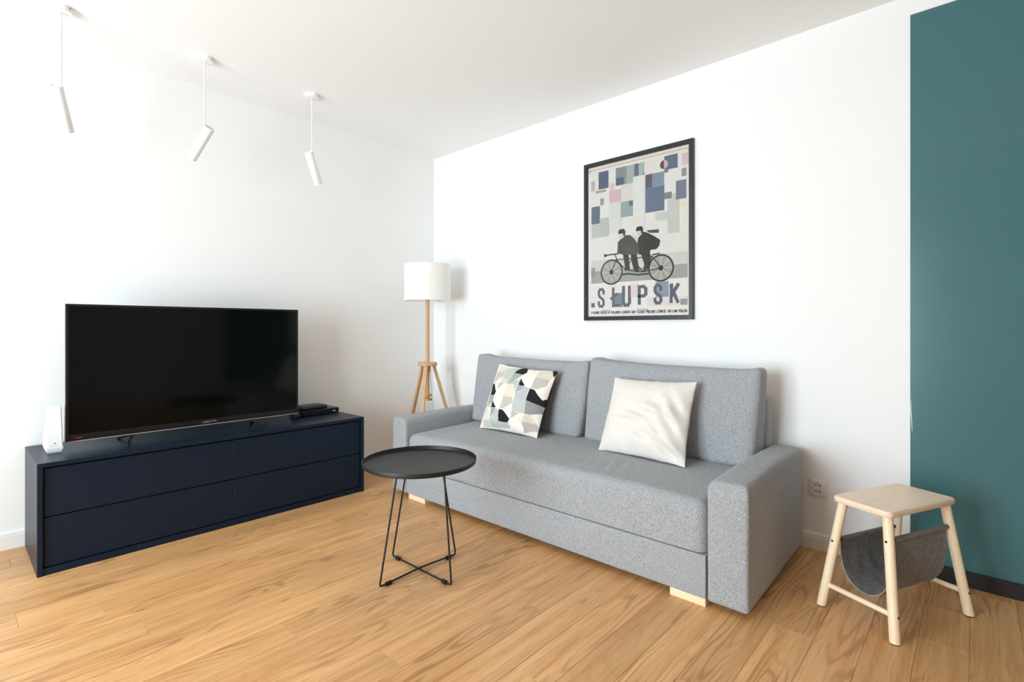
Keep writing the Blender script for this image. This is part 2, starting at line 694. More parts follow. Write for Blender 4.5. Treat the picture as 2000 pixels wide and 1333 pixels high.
# the teal wall panel: glossy field with a chipped strip of filler at its edge
pan = struct(link_mesh('wall_accent', bbox(TEALX, RX, -.004, 0, .065, 2.476, .0008, 1), M['teal']),
             'glossy teal painted wall panel right of the sofa')
bm = bmesh.new()
pts = [(.0016, .735), (.0035, .775), (.0035, .72), (.006, .68), (.0075, .63), (.006, .63), (.0035, .68), (.0012, .71)]
vs_ = [bm.verts.new((TEALX + a, -.0047, z)) for a, z in pts]
bm.faces.new(vs_)
r_ = bmesh.ops.extrude_face_region(bm, geom=bm.faces[:])
bmesh.ops.translate(bm, vec=(0, .0005, 0), verts=[v for v in r_['geom'] if isinstance(v, bmesh.types.BMVert)])
link_mesh('paint_chip', bm, M['wall'], pan)

# ------------------------------------------------------------------ sofa
SX, SY = 2.757, -0.901          # front right corner of the seat
sofa = thing('sofa', 'grey fabric sofa with wide block arms and two back cushions', 'sofa', (SX - 0.961, SY, 0))
OX = 0.961                       # local x of that corner
SL, SR = -1.929, 0.0


def so(bm, name, mat=None, parent=None, smooth=180):
    return link_mesh(name, bm, mat or M['sofa'], parent or sofa, smooth)


def shift(x):
    return x + OX


# base with its front board
so(soft_box(shift(SL + .002), shift(SR - .004), .000, .80, .032, .200, .004, (24, 8, 4), (0, .002, 0), 3, wr=.0008, wscale=5), 'base')


def seat_deform(q, nr):
    x, y, z = q
    # the cushion swells upward in the middle and sags at the front corners
    if z > .3:
        k = max(0, min(1, (z - .3) / .1))
        z += k * (.012 * (1 - nr[0] ** 4) + .008 * (nr[1]))
        # creases where people sit
        for (cx, cy, amp, ang) in ((.40, .22, .0060, .35), (.22, .20, .0045, .25), (-.1, .12, .003, .5)):
            dx, dy = x - cx, y - cy
            g = math.exp(-(dx / .17) ** 2 - (dy / .11) ** 2)
            z += k * amp * g * math.sin((dx * math.cos(ang) + dy * math.sin(ang)) * 95)
    return (x, y, max(z, .2045))      # flat underside leaves a shadow gap above the base


so(soft_box(shift(SL + .003), shift(SR - .006), .0035, .78, .140, .412, .042, (80, 44, 8), (0, .002, 0), 6, seat_deform, wr=.0022, wscale=5, seed=2), 'seat_cushion')


def arm(x0, x1, side):
    def df(q, nr):
        x, y, z = q
        z += .010 * (1 - nr[1] ** 2) * max(0, z - .25) / .25
        # round over the long top edges and, less, the front and back ones
        k = max(0.0, min(1.0, (z - .40) / .09))
        drop = 0.0
        for dist, R_ in ((x - x0 if side > 0 else x1 - x, .042), (x1 - x if side > 0 else x - x0, .026), (y - y0_, .018), (y1_ - y, .022)):
            if dist < R_:
                drop += R_ - math.sqrt(max(0.0, R_ * R_ - (R_ - max(0.0, dist)) ** 2))
        z -= k * min(drop, .055) * .85
        # the arm narrows a touch towards the wall
        x -= side * .012 * max(0, (nr[1] + 1) / 2) * (1 + side * nr[0]) / 2
        return (x, y, z)
    y0_, y1_ = -.003, .842
    return so(soft_box(x0, x1, y0_, y1_, .028, .500, .014, (14, 40, 30), (.004, .005, .003), 4, df, wr=.0014, wscale=5, seed=4 + side), 'arm')


arm(shift(0.001), shift(0.155), 1)
arm(shift(-2.075), shift(-1.930), -1)
# backrest board
so(soft_box(shift(-1.945), shift(.008), .745, .862, .10, .745, .03, (40, 4, 20), (0, .006, .003), 4, wr=.002, wscale=4, seed=8), 'backrest')


def back_cushion(x0, x1, seed, lean, top, drop):
    def df(q, nr):
        x, y, z = q
        t = (z - .42) / .48
        # front face leans back, thick at the bottom and slim on top
        y += (1 - nr[1]) / 2 * .075 * t
        # the top edge dips between its corners and sinks to one side
        z -= max(0, t) * (.014 * (1 - nr[0] ** 4) + drop * (nr[0] + 1) / 2)
        z += max(0, t) * .014 * nr[0] ** 8
        x += lean * t + .010 * max(0, t) * nr[0] ** 5
        # slack folds under the top seam
        y += .004 * max(0, t - .55) * math.sin(x * 34 + 2 * noise.noise(Vector((x * 6, z * 6, seed)))) * (1 - nr[0] ** 2) * (1 if nr[1] < 0 else 0)
        return (x, y, z)
    return so(soft_box(x0, x1, .555, .745, .418, .418 + top, .032, (30, 8, 18), (.010, .034, .004), 6, df, wr=.0050, wscale=4.2, seed=seed), 'back_cushion')


back_cushion(shift(-.958), shift(-.012), 11, .016, .482, .016)
back_cushion(shift(-1.928), shift(-.990), 23, .015, .474, .016)


# feet: pale wooden blocks
for x0, x1, y0 in ((-.152, -.006, .003), (-1.905, -1.742, .003), (-.152, -.006, .66), (-1.905, -1.742, .66)):
    link_mesh('foot', bbox(shift(x0), shift(x1), y0, y0 + .08, 0.0, .0345, .0015, 1), M['foot_wood'], sofa)


# ------------------------------------------------------------------ scatter cushions
def cushion(name, label, quad, thick, mat, ncell, colour=None, seed=0, pinch=.045, crease=()):
    """Square cushion on the plane through four corner points (bl, br, tr, tl, world)."""
    bl, br, tr, tl = [Vector(p) for p in quad]
    ux = ((br - bl) + (tr - tl)).normalized()
    vy = ((tl - bl) + (tr - br))
    vy = (vy - ux * vy.dot(ux)).normalized()
    nz_ = ux.cross(vy)
    cen = (bl + br + tr + tl) / 4
    base = (bl + br) / 2
    o_mat = Matrix((ux, vy, nz_)).transposed()
    inv = o_mat.inverted()
    L = [inv @ (p - cen) for p in (bl, br, tr, tl)]
    bm = bmesh.new()
    lay = bm.loops.layers.float_color.new('Col') if colour else None
    n = ncell
    grids = []
    for side in (1, -1):
        g = []
        for j in range(n + 1):
            row = []
            for i in range(n + 1):
                if side < 0 and (i in (0, n) or j in (0, n)):
                    row.append(grids[0][j][i])
                    continue
                # finer towards the border
                u = math.sin((i / n - .5) * PI * .96) / math.sin(.48 * PI)
                v = math.sin((j / n - .5) * PI * .96) / math.sin(.48 * PI)
                a, b2 = (u + 1) / 2, (v + 1) / 2
                p = L[0] * (1 - a) * (1 - b2) + L[1] * a * (1 - b2) + L[2] * a * b2 + L[3] * (1 - a) * b2
                p = Vector((p.x * (1 - pinch * (1 - v * v) * abs(u)), p.y * (1 - pinch * (1 - u * u) * abs(v)), p.z))
                pr = max(0.0, (1 - abs(u) ** 2.6) * (1 - abs(v) ** 2.6)) ** 0.62
                h = thick * .5 * pr
                q = Vector((p.x, p.y, seed))
                w = noise.noise(q * 9.0) * .10 + noise.noise(q * 19.0 + Vector((5, 1, 2))) * .05
                # puckers running in from the seams
                edge = max(abs(u), abs(v))
                w += .10 * math.sin((u - v) * 13 + 3 * noise.noise(q * 5)) * max(0, edge - .55) * pr
                for (cu, cv, au, av, amp, ang, fr) in crease:
                    e = math.exp(-((u - cu) / au) ** 2 - ((v - cv) / av) ** 2)
                    w += amp * e * math.sin(fr * ((u - cu) * math.cos(ang) + (v - cv) * math.sin(ang)))
                h = h * (1 + w * 1.5) + .0015
                jit = noise.noise_vector(q * 24) * .0022 if edge > .9 else Vector((0, 0, 0))
                row.append(bm.verts.new((p.x + jit.x, p.y + jit.y, p.z + side * h)))
            g.append(row)
        grids.append(g)
    for si, g in enumerate(grids):
        for j in range(n):
            for i in range(n):
                q = [g[j][i], g[j][i + 1], g[j + 1][i + 1], g[j + 1][i]]
                if si:
                    q.reverse()
                f = bm.faces.new(q)
                if lay:
                    u = (math.sin(((i + .5) / n - .5) * PI * .96) / math.sin(.48 * PI) + 1) / 2
                    v = (math.sin(((j + .5) / n - .5) * PI * .96) / math.sin(.48 * PI) + 1) / 2
                    c = colour(u, v) if si == 0 else rgb(36, 36, 38)
                    for lp in f.loops:
                        lp[lay] = c
    o = link_mesh(name, bm, mat, None, 180)
    o.matrix_world = Matrix.Translation(cen) @ o_mat.to_4x4()
    return o


def sw(s, t, z):
    return (SX + s, SY + t, z)


# printed pattern of the left cushion, drawn in the picture of the cushion and mapped onto its face
hm = homography([(110, 1095), (1015, 1262), (1295, 205), (430, 105)], [(0, 0), (1, 0), (1, 1), (0, 1)])
pat = [
    ((165, 170, 160), [(740, 258), (880, 285), (760, 400), (670, 445), (700, 330)]),
    ((190, 198, 188), [(610, 180), (815, 160), (740, 258), (670, 445), (540, 430), (560, 240)]),
    ((226, 210, 196), [(460, 130), (610, 180), (560, 240), (440, 235)]),
    ((205, 190, 176), [(440, 235), (560, 240), (550, 320), (415, 410), (385, 400)]),
    ((228, 208, 186), [(550, 320), (650, 370), (660, 450), (600, 430), (530, 425)]),
    ((192, 186, 168), [(520, 430), (610, 435), (500, 535)]),
    ((232, 214, 186), [(655, 450), (765, 455), (750, 570), (740, 650), (610, 635)]),
    ((203, 190, 177), [(610, 635), (740, 650), (730, 740), (610, 830), (540, 830), (575, 740)]),
    ((188, 191, 184), [(670, 445), (760, 400), (860, 345), (800, 480), (770, 570), (760, 455)]),
    ((162, 165, 165), [(815, 455), (930, 485), (850, 540), (780, 570)]),
    ((184, 190, 190), [(930, 485), (985, 500), (940, 690), (760, 665), (780, 570), (850, 540)]),
    ((188, 197, 189), [(760, 665), (940, 690), (905, 900), (820, 880), (720, 860), (735, 740)]),
    ((222, 207, 184), [(1070, 220), (1230, 200), (1255, 290), (1220, 350), (1050, 320)]),
    ((196, 184, 171), [(1050, 320), (1220, 350), (1190, 450), (1080, 510), (1000, 500)]),
    ((146, 148, 144), [(940, 690), (1140, 770), (1120, 880), (1000, 910), (905, 900)]),
    ((198, 184, 170), [(720, 860), (840, 890), (700, 980)]),
    ((230, 211, 182), [(905, 900), (1000, 910), (1040, 1050), (870, 1035)]),
    ((196, 182, 168), [(870, 1035), (1040, 1050), (1080, 1150), (830, 1200)]),
    ((160, 168, 156), [(330, 600), (435, 605), (410, 690), (270, 780)]),
    ((192, 197, 184), [(410, 690), (380, 800), (240, 780), (280, 760)]),
    ((234, 214, 198), [(235, 785), (320, 800), (345, 900), (335, 1000), (200, 980)]),
    ((208, 195, 176), [(200, 980), (335, 1000), (320, 1110), (190, 1090)]),
    ((158, 163, 158), [(380, 800), (475, 825), (350, 950)]),
    ((190, 197, 194), [(475, 825), (535, 840), (500, 1030), (340, 1010), (350, 950)]),
    ((184, 187, 176), [(340, 1010), (500, 1030), (650, 1050), (650, 1140), (500, 1130), (330, 1110)]),
    ((36, 36, 38), [(815, 150), (895, 160), (920, 245), (880, 285), (740, 258), (765, 205)]),
    ((36, 36, 38), [(860, 355), (920, 475), (815, 455)]),
    ((36, 36, 38), [(365, 415), (415, 430), (470, 555), (435, 605), (335, 600), (345, 480)]),
    ((36, 36, 38), [(410, 690), (475, 815), (380, 800)]),
    ((36, 36, 38), [(990, 505), (1050, 525), (1140, 675), (1200, 630), (1160, 780), (940, 690)]),
    ((36, 36, 38), [(535, 840), (590, 845), (685, 990), (640, 1050), (500, 1030)]),
    ((36, 36, 38), [(1235, 195), (1305, 200), (1260, 310)]),
]
pat = [(rgb(*[(sum(c) / 3) * .35 + q * .65 for q in c]), [hm(*p) for p in pl]) for c, pl in pat]


def pat_colour(u, v):
    c = rgb(238, 231, 219)
    for col, pl in pat:
        if in_poly(u, v, pl):
            c = col
    return c


p1 = cushion('scatter_cushion', 'cushion printed with black, grey and beige facets', [sw(-1.662, .395, .424), sw(-1.170, .395, .424), sw(-1.130, .545, .818), sw(-1.622, .545, .841)],
             .15, M['print_cloth'], 190, pat_colour, 3.0, crease=((.6, -.75, .3, .25, .25, .6, 14),))
tag(p1, 'cushion printed with black, grey and beige facets on the sofa', 'cushion', 'scatter cushions on the sofa')
p2 = cushion('scatter_cushion', 'plain cream cushion', [sw(-.745, .40, .424), sw(-.250, .375, .423), sw(-.258, .535, .815), sw(-.728, .545, .806)],
             .16, M['cream'], 120, None, 9.0,
             crease=((.25, .1, .5, .22, .16, 1.2, 13), (.8, -.75, .25, .25, .45, .9, 13), (.7, .0, .25, .55, .20, .7, 17), (-.3, -.1, .4, .15, .10, 1.4, 14), (.3, -.45, .35, .2, .14, .9, 14)))
tag(p2, 'plain cream cushion with creased face on the sofa', 'cushion', 'scatter cushions on the sofa')

# ------------------------------------------------------------------ television cabinet
CX0, CY0, CY1, CH, CD = 0.511, -2.611, -1.008, 0.494, 0.495
cab = thing('tv_cabinet', 'long low navy cabinet with four handleless drawers against the wall', 'cabinet', (CX0 - CD, CY0, 0))
cw = CY1 - CY0
tb = .019
for nm, b_ in (('side_panel', (0, CD, 0, tb, 0, CH - tb)), ('side_panel', (0, CD, cw - tb, cw, 0, CH - tb)),
               ('top_panel', (0, CD, 0, cw, CH - tb, CH)), ('bottom_panel', (0, CD - .004, tb, cw - tb, 0, .030)),
               ('back_panel', (.004, .012, tb, cw - tb, .03, CH - tb))):
    link_mesh(nm, bbox(*b_, .0012, 1), M['navy'], cab, 30)
g = .0025
fy0, fy1, fz0, fz1 = tb + .006, cw - tb - .006, .034, CH - tb - .008
my, mz = cw * .4965, .252
fx = CD - .012
for y0, y1 in ((fy0, my - g / 2), (my + g / 2, fy1)):
    for z0, z1 in ((fz0, mz - g), (mz + g, fz1)):
        dr = link_mesh('drawer', bbox(fx - .018, fx, y0, y1, z0, z1, .0012, 1), M['navy'], cab, 30)
        if z0 == fz0:   # finger groove cut along the upper edge of the lower drawers
            bmh = bbox(fx - .006, fx + .0012, (y0 + y1) / 2 - .20, (y0 + y1) / 2 + .20, z1 - .004, z1 + .0005, .0004, 1)
            link_mesh('finger_rail', bmh, M['navy'], dr)
# black block filling the recess behind the fronts, standing in for its shade
link_mesh('recess_shade', bbox(.02, fx - .022, tb + .001, cw - tb - .001, .031, CH - tb - .001, 0), M['black_plastic'], cab)

# ------------------------------------------------------------------ television
TX, TY0, TY1, TZ0, TZ1 = 0.270, -2.488, -1.343, .535, 1.203
tv = thing('television', 'large flat black television on the navy cabinet', 'television', (TX, (TY0 + TY1) / 2, CH))
hw2 = (TY1 - TY0) / 2
z0, z1 = TZ0 - CH, TZ1 - CH
link_mesh('housing', bbox(-.045, -.004, -hw2 + .003, hw2 - .003, z0 + .003, z1 - .003, .003, 2), M['black_plastic'], tv, 30)
bm = bmesh.new()
bw, bb = .011, .030
for q in ((-hw2, hw2, z1 - bw, z1), (-hw2, hw2, z0, z0 + bb), (-hw2, -hw2 + bw, z0 + bb, z1 - bw), (hw2 - bw, hw2, z0 + bb, z1 - bw)):
    box(bm, -.006, .002, q[0], q[1], q[2], q[3])
link_mesh('bezel', bm, M['bezel'], tv)
link_mesh('screen', bbox(-.004, .0005, -hw2 + bw, hw2 - bw, z0 + bb, z1 - bw, 0), M['screen'], tv)
bm = bmesh.new()
box(bm, -.012, .003, -hw2, hw2, z0 - .004, z0)
box(bm, -.012, .003, -hw2 - .0025, -hw2, z0 - .004, z1)
link_mesh('silver_edge', bm, M['silver'], tv)
link_mesh('back_bulge', bbox(-.085, -.044, -.36, .36, z0 + .05, z0 + .40, .012, 2), M['black_plastic'], tv, 30)
ls = link_mesh('standby_light', bbox(.0018, .0026, -hw2 + .036, -hw2 + .062, z0 + .010, z0 + .016, 0), M['red_light'], tv)


# logo lettering, drawn as strokes on a unit grid
GLY = {
    'm': [[(0, 0), (0, .8), (.1, 1), (.4, 1), (.5, .8), (.5, 0)], [(.5, .8), (.6, 1), (.9, 1), (1, .8), (1, 0)]],
    'A': [[(0, 0), (0, .8), (.15, 1), (.85, 1), (1, .8), (1, 0)], [(0, .45), (1, .45)]],
    'n': [[(0, 0), (0, 1), (.8, 1), (1, .8), (1, 0)]],
    'T': [[(0, 1), (1, 1)], [(.5, 1), (.5, 0)]],
}


def stroke_quads(path, w):
    out = []
    for (x0, y0), (x1, y1) in zip(path[:-1], path[1:]):
        dx, dy = x1 - x0, y1 - y0
        l = math.hypot(dx, dy)
        if l < 1e-9:
            continue
        ux, uy = dx / l, dy / l
        nx, ny = -uy * w / 2, ux * w / 2
        ex, ey = ux * w * .45, uy * w * .45
        out.append([(x0 - ex + nx, y0 - ey + ny), (x0 - ex - nx, y0 - ey - ny), (x1 + ex - nx, y1 + ey - ny), (x1 + ex + nx, y1 + ey + ny)])
    return out


bm = bmesh.new()
yy = .020
for ch in 'mAnTA':
    w_ = .013 if ch == 'm' else .0095
    for path in GLY[ch]:
        for q in stroke_quads([(yy + a * w_, z0 + .010 + b2 * .0085) for a, b2 in path], .0024):
            bm.faces.new([bm.verts.new((.0024, a, b2)) for a, b2 in q])
    yy += w_ + .0045
link_mesh('logo_lettering', bm, M['silver'], tv)
for sgn, yc in ((-1, -.305), (1, .285)):
    yt = -.342 if sgn < 0 else .337
    ft = []
    bm = bmesh.new()
    tube(bm, fillet([(-.02, yc, z0 + .004), (-.015, yc, z0 - .006), (.086, yt, .0086)], .006, 3), .0078, 8)
    tube(bm, fillet([(-.02, yc, z0 + .004), (-.025, yc, z0 - .006), (-.125, yt, .0086)], .006, 3), .0078, 8)
    lathe(bm, [(0, 0), (.008, 0), (.008, .008), (0, .010)], 10, (.086, yt, .0003))
    lathe(bm, [(0, 0), (.008, 0), (.008, .008), (0, .010)], 10, (-.125, yt, .0003))
    link_mesh('stand_foot', bm, M['black_plastic'], tv, 40)

# ------------------------------------------------------------------ router tower
rt = thing('router', 'white tapered router tower left of the television', 'router', (.222, -2.530, CH))
bm = bmesh.new()
secs = [(0.0, -.060, .070, .024), (.022, -.075, .082, .0295), (.030, -.074, .082, .0295), (.214, .030, .078, .0245), (.217, .036, .074, .022)]
rings = []
for z, xa, xb, hy in secs:
    rings.append([bm.verts.new(p) for p in ((xa, -hy, z), (xb, -hy, z), (xb, hy, z), (xa, hy, z))])
for a, c in zip(rings[:-1], rings[1:]):
    for k in range(4):
        bm.faces.new((a[k], a[(k + 1) % 4], c[(k + 1) % 4], c[k]))
bm.faces.new(rings[0][::-1])
bm.faces.new(rings[-1])
bmesh.ops.bevel(bm, geom=[e for e in bm.edges if abs(e.verts[0].co.z - e.verts[1].co.z) > .05], offset=.004, segments=2, affect='EDGES')
link_mesh('body', bm, M['white_plastic'], rt, 35)
bm = bmesh.new()
lathe(bm, [(0, 0), (.0035, 0), (.0035, .0008), (0, .0008)], 12)
for v in bm.verts:
    v.co = Vector((.0813 + v.co.z, v.co.x, .046 + v.co.y))
link_mesh('logo_dot', bm, M['grey_dot'], rt)  # small grey dot of the logo on the front face
bm = bmesh.new()
box(bm, .0815, .0822, -.014, .014, .0335, .0345)
link_mesh('vent_line', bm, M['grey_dot'], rt)

# ------------------------------------------------------------------ set-top box and the devices around it
st = thing('set_top_box', 'flat black set-top box on the right end of the cabinet', 'set-top box', (.165, -1.165, CH))
link_mesh('body', bbox(-.085, .062, -.130, .135, .004, .038, .003, 2), M['black_plastic'], st, 30)
link_mesh('front_panel', bbox(.0615, .0635, -.126, .131, .008, .034, .0006, 1), M['bezel'], st)
for y in (-.11, .115):
    for x in (-.07, .05):
        bm = bmesh.new()
        lathe(bm, [(0, 0), (.008, 0), (.008, .005), (0, .005)], 12, (x, y, 0))
        link_mesh('foot', bm, M['black_plastic'], st)
link_mesh('port', bbox(.0625, .0642, .088, .110, .014, .022, .0004, 1), M['silver'], st)
md = thing('modem', 'small rounded black modem lying on top of the set-top box', 'modem', (.160, -1.195, CH + .038))
link_mesh('body', soft_box(-.07, .055, -.100, .090, .0, .026, .011, (6, 8, 2), (0, 0, .004), 3), M['black_plastic'], md, 180)
link_mesh('indicator_light', bbox(.054, .0562, -.082, -.070, .010, .014, 0), M['red_light'], md)
ad = thing('power_adapter', 'small black power adapter left of the set-top box', 'adapter', (.235, -1.345, CH))
link_mesh('body', bbox(-.03, .03, -.022, .022, 0, .030, .004, 2), M['black_plastic'], ad, 30)
bm = bmesh.new()
tube(bm, [(-.03, .0, .012), (-.06, .005, .006), (-.12, .03, .004), (-.19, .05, .004)], .0028, 6)
link_mesh('cord', bm, M['black_plastic'], ad, 60)

# ------------------------------------------------------------------ floor lamp in the corner
lamp = thing('floor_lamp', 'wooden tripod floor lamp with white drum shade in the corner', 'floor lamp', (.318, -.322, 0))
HZ = .80
rv, dv = Vector((math.cos(YAW), math.sin(YAW), 0)), Vector((-math.sin(YAW), math.cos(YAW), 0))
for az in (24, 144, 264):
    a = math.radians(az)
    dr_ = rv * math.cos(a) + dv * math.sin(a)
    ax_ = (dr_ * (.285 - .052) + Vector((0, 0, -(HZ - .012)))).normalized()
    top = dr_ * .052 + Vector((0, 0, HZ - .012))
    bot = dr_ * .285
    wdir = Vector((0, 0, 1)).cross(dr_)
    ndir = ax_.cross(wdir).normalized()
    bm = bmesh.new()
    rings = []
    for p, hw3, ht in ((top, .016, .010), (bot + Vector((0, 0, .0)), .0125, .009)):
        rg = []
        for sa, sb in ((-1, -1), (1, -1), (1, 1), (-1, 1)):
            q = p + wdir * sa * hw3 + ndir * sb * ht
            if p is not top:
                q = q + ax_ * (-(q.z) / ax_.z)
            rg.append(bm.verts.new(q))
        rings.append(rg)
    for k in range(4):
        bm.faces.new((rings[0][k], rings[0][(k + 1) % 4], rings[1][(k + 1) % 4], rings[1][k]))
    bm.faces.new(rings[0])
    bm.faces.new(rings[1][::-1])
    bmesh.ops.bevel(bm, geom=[e for e in bm.edges if e.calc_length() > .3], offset=.002, segments=2, affect='EDGES')
    link_mesh('leg', bm, M['oak'], lamp, 30)
bm = bmesh.new()
lathe(bm, [(0, HZ - .014), (.072, HZ - .014), (.076, HZ - .010), (.076, HZ + .010), (.072, HZ + .014), (0, HZ + .014)], 40)
link_mesh('hub', bm, M['oak'], lamp, 40)
bm = bmesh.new()
lathe(bm, [(0, .535), (.014, .535), (.0155, .54), (.0155, 1.36), (0, 1.36)], 20)
link_mesh('pole', bm, M['oak'], lamp, 40)
for zz in (.522, .556):
    bm = bmesh.new()
    lathe(bm, [(0, zz - .008), (.034, zz - .008), (.036, zz - .005), (.036, zz + .005), (.034, zz + .008), (0, zz + .008)], 24)
    link_mesh('stop_disc', bm, M['oak'], lamp, 40)
link_mesh('clamp', bbox(-.019, .019, -.019, .019, HZ - .06, HZ - .014, .004, 2), M['oak'], lamp, 40)
bm = bmesh.new()
lathe(bm, [(.181, 1.300), (.181, 1.584), (.1785, 1.584), (.1785, 1.300)], 72, close=True)
sh = link_mesh('lamp_shade', bm, M['shade'], lamp, 40)
for zz in (1.3025, 1.5815):
    bm = bmesh.new()
    tube(bm, [(.180 * math.cos(2 * PI * k / 60), .180 * math.sin(2 * PI * k / 60), zz) for k in range(60)], .0028, 6, closed=True)
    link_mesh('rim', bm, M['shade'], sh, 60)
bm = bmesh.new()
for k in range(3):
    a = 2 * PI * k / 3
    tube(bm, [(0, 0, 1.36), (.178 * math.cos(a), .178 * math.sin(a), 1.37)], .002, 6)
link_mesh('spider', bm, M['white_metal'], sh)
bm = bmesh.new()
lathe(bm, [(0, 1.36), (.02, 1.36), (.02, 1.40), (.013, 1.41), (.03, 1.45), (.03, 1.475), (.02, 1.50), (0, 1.505)], 24)
link_mesh('bulb', bm, M['white_plastic'], lamp, 40)
bm = bmesh.new()
cdir = rv
tube(bm, [tuple(cdir * .016 + Vector((0, 0, z))) for z in (1.30, 1.1, .95, .83)] +
     [tuple(cdir * .03 + Vector((0, 0, .6))), tuple(cdir * .04 + dv * .1 + Vector((0, 0, .2))), tuple(cdir * .05 + dv * .2 + Vector((0, 0, .004)))], .0025, 6)
link_mesh('cord', bm, M['white_plastic'], lamp, 60)

# ------------------------------------------------------------------ tray side table
tbl = thing('side_table', 'round black metal tray table with crossed wire legs before the sofa', 'side table', (1.692, -1.457, 0))
ZT = .504
bm = bmesh.new()
R = .249
lathe(bm, [(0, ZT - .019), (R - .010, ZT - .019), (R - .004, ZT - .016), (R - .001, ZT - .001), (R + .0012, ZT), (R + .002, ZT - .002),
           (R - .001, ZT - .018), (R - .007, ZT - .022), (0, ZT - .022)], 96)
link_mesh('tray', bm, M['black_metal'], tbl, 35)
RF, WR = .210, .0042
for k, ang in enumerate((0, 90)):
    a = math.radians(ang)
    ux = Vector((math.cos(a), math.sin(a), 0))
    up = Vector((0, 0, 1))
    zf = .0085
    RN, RP = ((.090, .163), (.120, .120))[k]
    pts = [ux * -(RN - .04) + up * (ZT - .026), ux * -RN + up * (ZT - .026), ux * -RF + up * zf, ux * 0 + up * (zf + k * .0084), ux * RF + up * zf, ux * RP + up * (ZT - .026), ux * (RP - .04) + up * (ZT - .026)]
    bm = bmesh.new()
    tube(bm, fillet(pts, .014, 6), WR, 10)
    lg = link_mesh('wire_leg', bm, M['black_metal'], tbl, 60)
    for sgn in (-1, 1):
        c = ux * sgn * (RF - .045)
        bm = bmesh.new()
        box(bm, -.016, .016, -.0075, .0075, 0, .017)
        bmesh.ops.bevel(bm, geom=bm.edges[:], offset=.003, segments=2, affect='EDGES')
        bmesh.ops.rotate(bm, verts=bm.verts, cent=(0, 0, 0), matrix=Matrix.Rotation(a, 3, 'Z'))
        bmesh.ops.translate(bm, verts=bm.verts, vec=c)
        link_mesh('floor_clip', bm, M['black_plastic'], lg, 40)

# ------------------------------------------------------------------ magazine stool
SANG = math.radians(-25.0)
stool = thing('stool', 'pale wooden stool with grey sling for magazines beside the sofa', 'stool', (3.296, -.431, 0), SANG)
# local x = short side, local y = long side
sx2, sy2, zs = .107, .203, .437
bm = bmesh.new()
outl = []
rr = .022
for cx_, cy_, a0 in ((sx2 - rr, sy2 - rr, 0), (-sx2 + rr, sy2 - rr, 90), (-sx2 + rr, -sy2 + rr, 180), (sx2 - rr, -sy2 + rr, 270)):
    for k in range(7):
        a = math.radians(a0 + 15 * k)
        outl.append((cx_ + rr * math.cos(a), cy_ + rr * math.sin(a)))
rings = []
for z, sc in ((zs - .022, .965), (zs - .019, .985), (zs - .008, 1.0), (zs - .003, .992), (zs, .972)):
    rings.append([bm.verts.new((x * sc if False else x - math.copysign((1 - sc) * .1, x), y - math.copysign((1 - sc) * .1, y), z)) for x, y in outl])
for a, c in zip(rings[:-1], rings[1:]):
    n_ = len(a)
    for k in range(n_):
        bm.faces.new((a[k], a[(k + 1) % n_], c[(k + 1) % n_], c[k]))
bm.faces.new(rings[0][::-1])
bm.faces.new(rings[-1])
link_mesh('seat', bm, M['pale_wood_x'], stool, 30)
FX, FY, UX, UY = .134, .222, .080, .172
RODZ = {-1: .262, 1: .330}


def leg_at(sx_, sy_, z):
    t = z / (zs - .021)
    return Vector((sx_ * (FX + (UX - FX) * t), sy_ * (FY + (UY - FY) * t), z))


for sx_ in (-1, 1):
    for sy_ in (-1, 1):
        bm = bmesh.new()
        a, c = leg_at(sx_, sy_, .004), leg_at(sx_, sy_, zs - .021)
        tube(bm, [a, c], [.0165, .0165], 20)
        lo = min(v.co.z for v in bm.verts)
        for v in bm.verts:       # cut the foot level with the floor
            if v.co.z < .1:
                ax_ = (c - a).normalized()
                v.co += ax_ * ((.004 - v.co.z) / ax_.z)
            else:
                ax_ = (c - a).normalized()
                v.co += ax_ * ((zs - .021 - v.co.z) / ax_.z)
        lg = link_mesh('leg', bm, M['pale_wood'], stool, 40)
        bm = bmesh.new()
        lathe(bm, [(0, 0), (.013, 0), (.0135, .004), (0, .004)], 16, leg_at(sx_, sy_, 0))
        link_mesh('foot_pad', bm, M['black_plastic'], lg)
        # bolt heads: one facing the short side at the sling rod, one facing outwards at the stretcher
        for z, dvec in ((RODZ[sx_], Vector((0, sy_, 0))), (.088, Vector((sx_, 0, 0)))):
            p = leg_at(sx_, sy_, z)
            bm = bmesh.new()
            tube(bm, [p + dvec * .010, p + dvec * .0175], .0042, 10)
            link_mesh('bolt', bm, M['black_metal'], lg)
for sy_ in (-1, 1):
    bm = bmesh.new()
    tube(bm, [leg_at(-1, sy_, .088), leg_at(1, sy_, .088)], .0095, 14)
    link_mesh('stretcher', bm, M['foot_wood'], stool, 40)
for sx_ in (-1, 1):
    bm = bmesh.new()
    tube(bm, [leg_at(sx_, -1, RODZ[sx_]), leg_at(sx_, 1, RODZ[sx_])], .006, 12)
    link_mesh('sling_rod', bm, M['black_metal'], stool, 40)
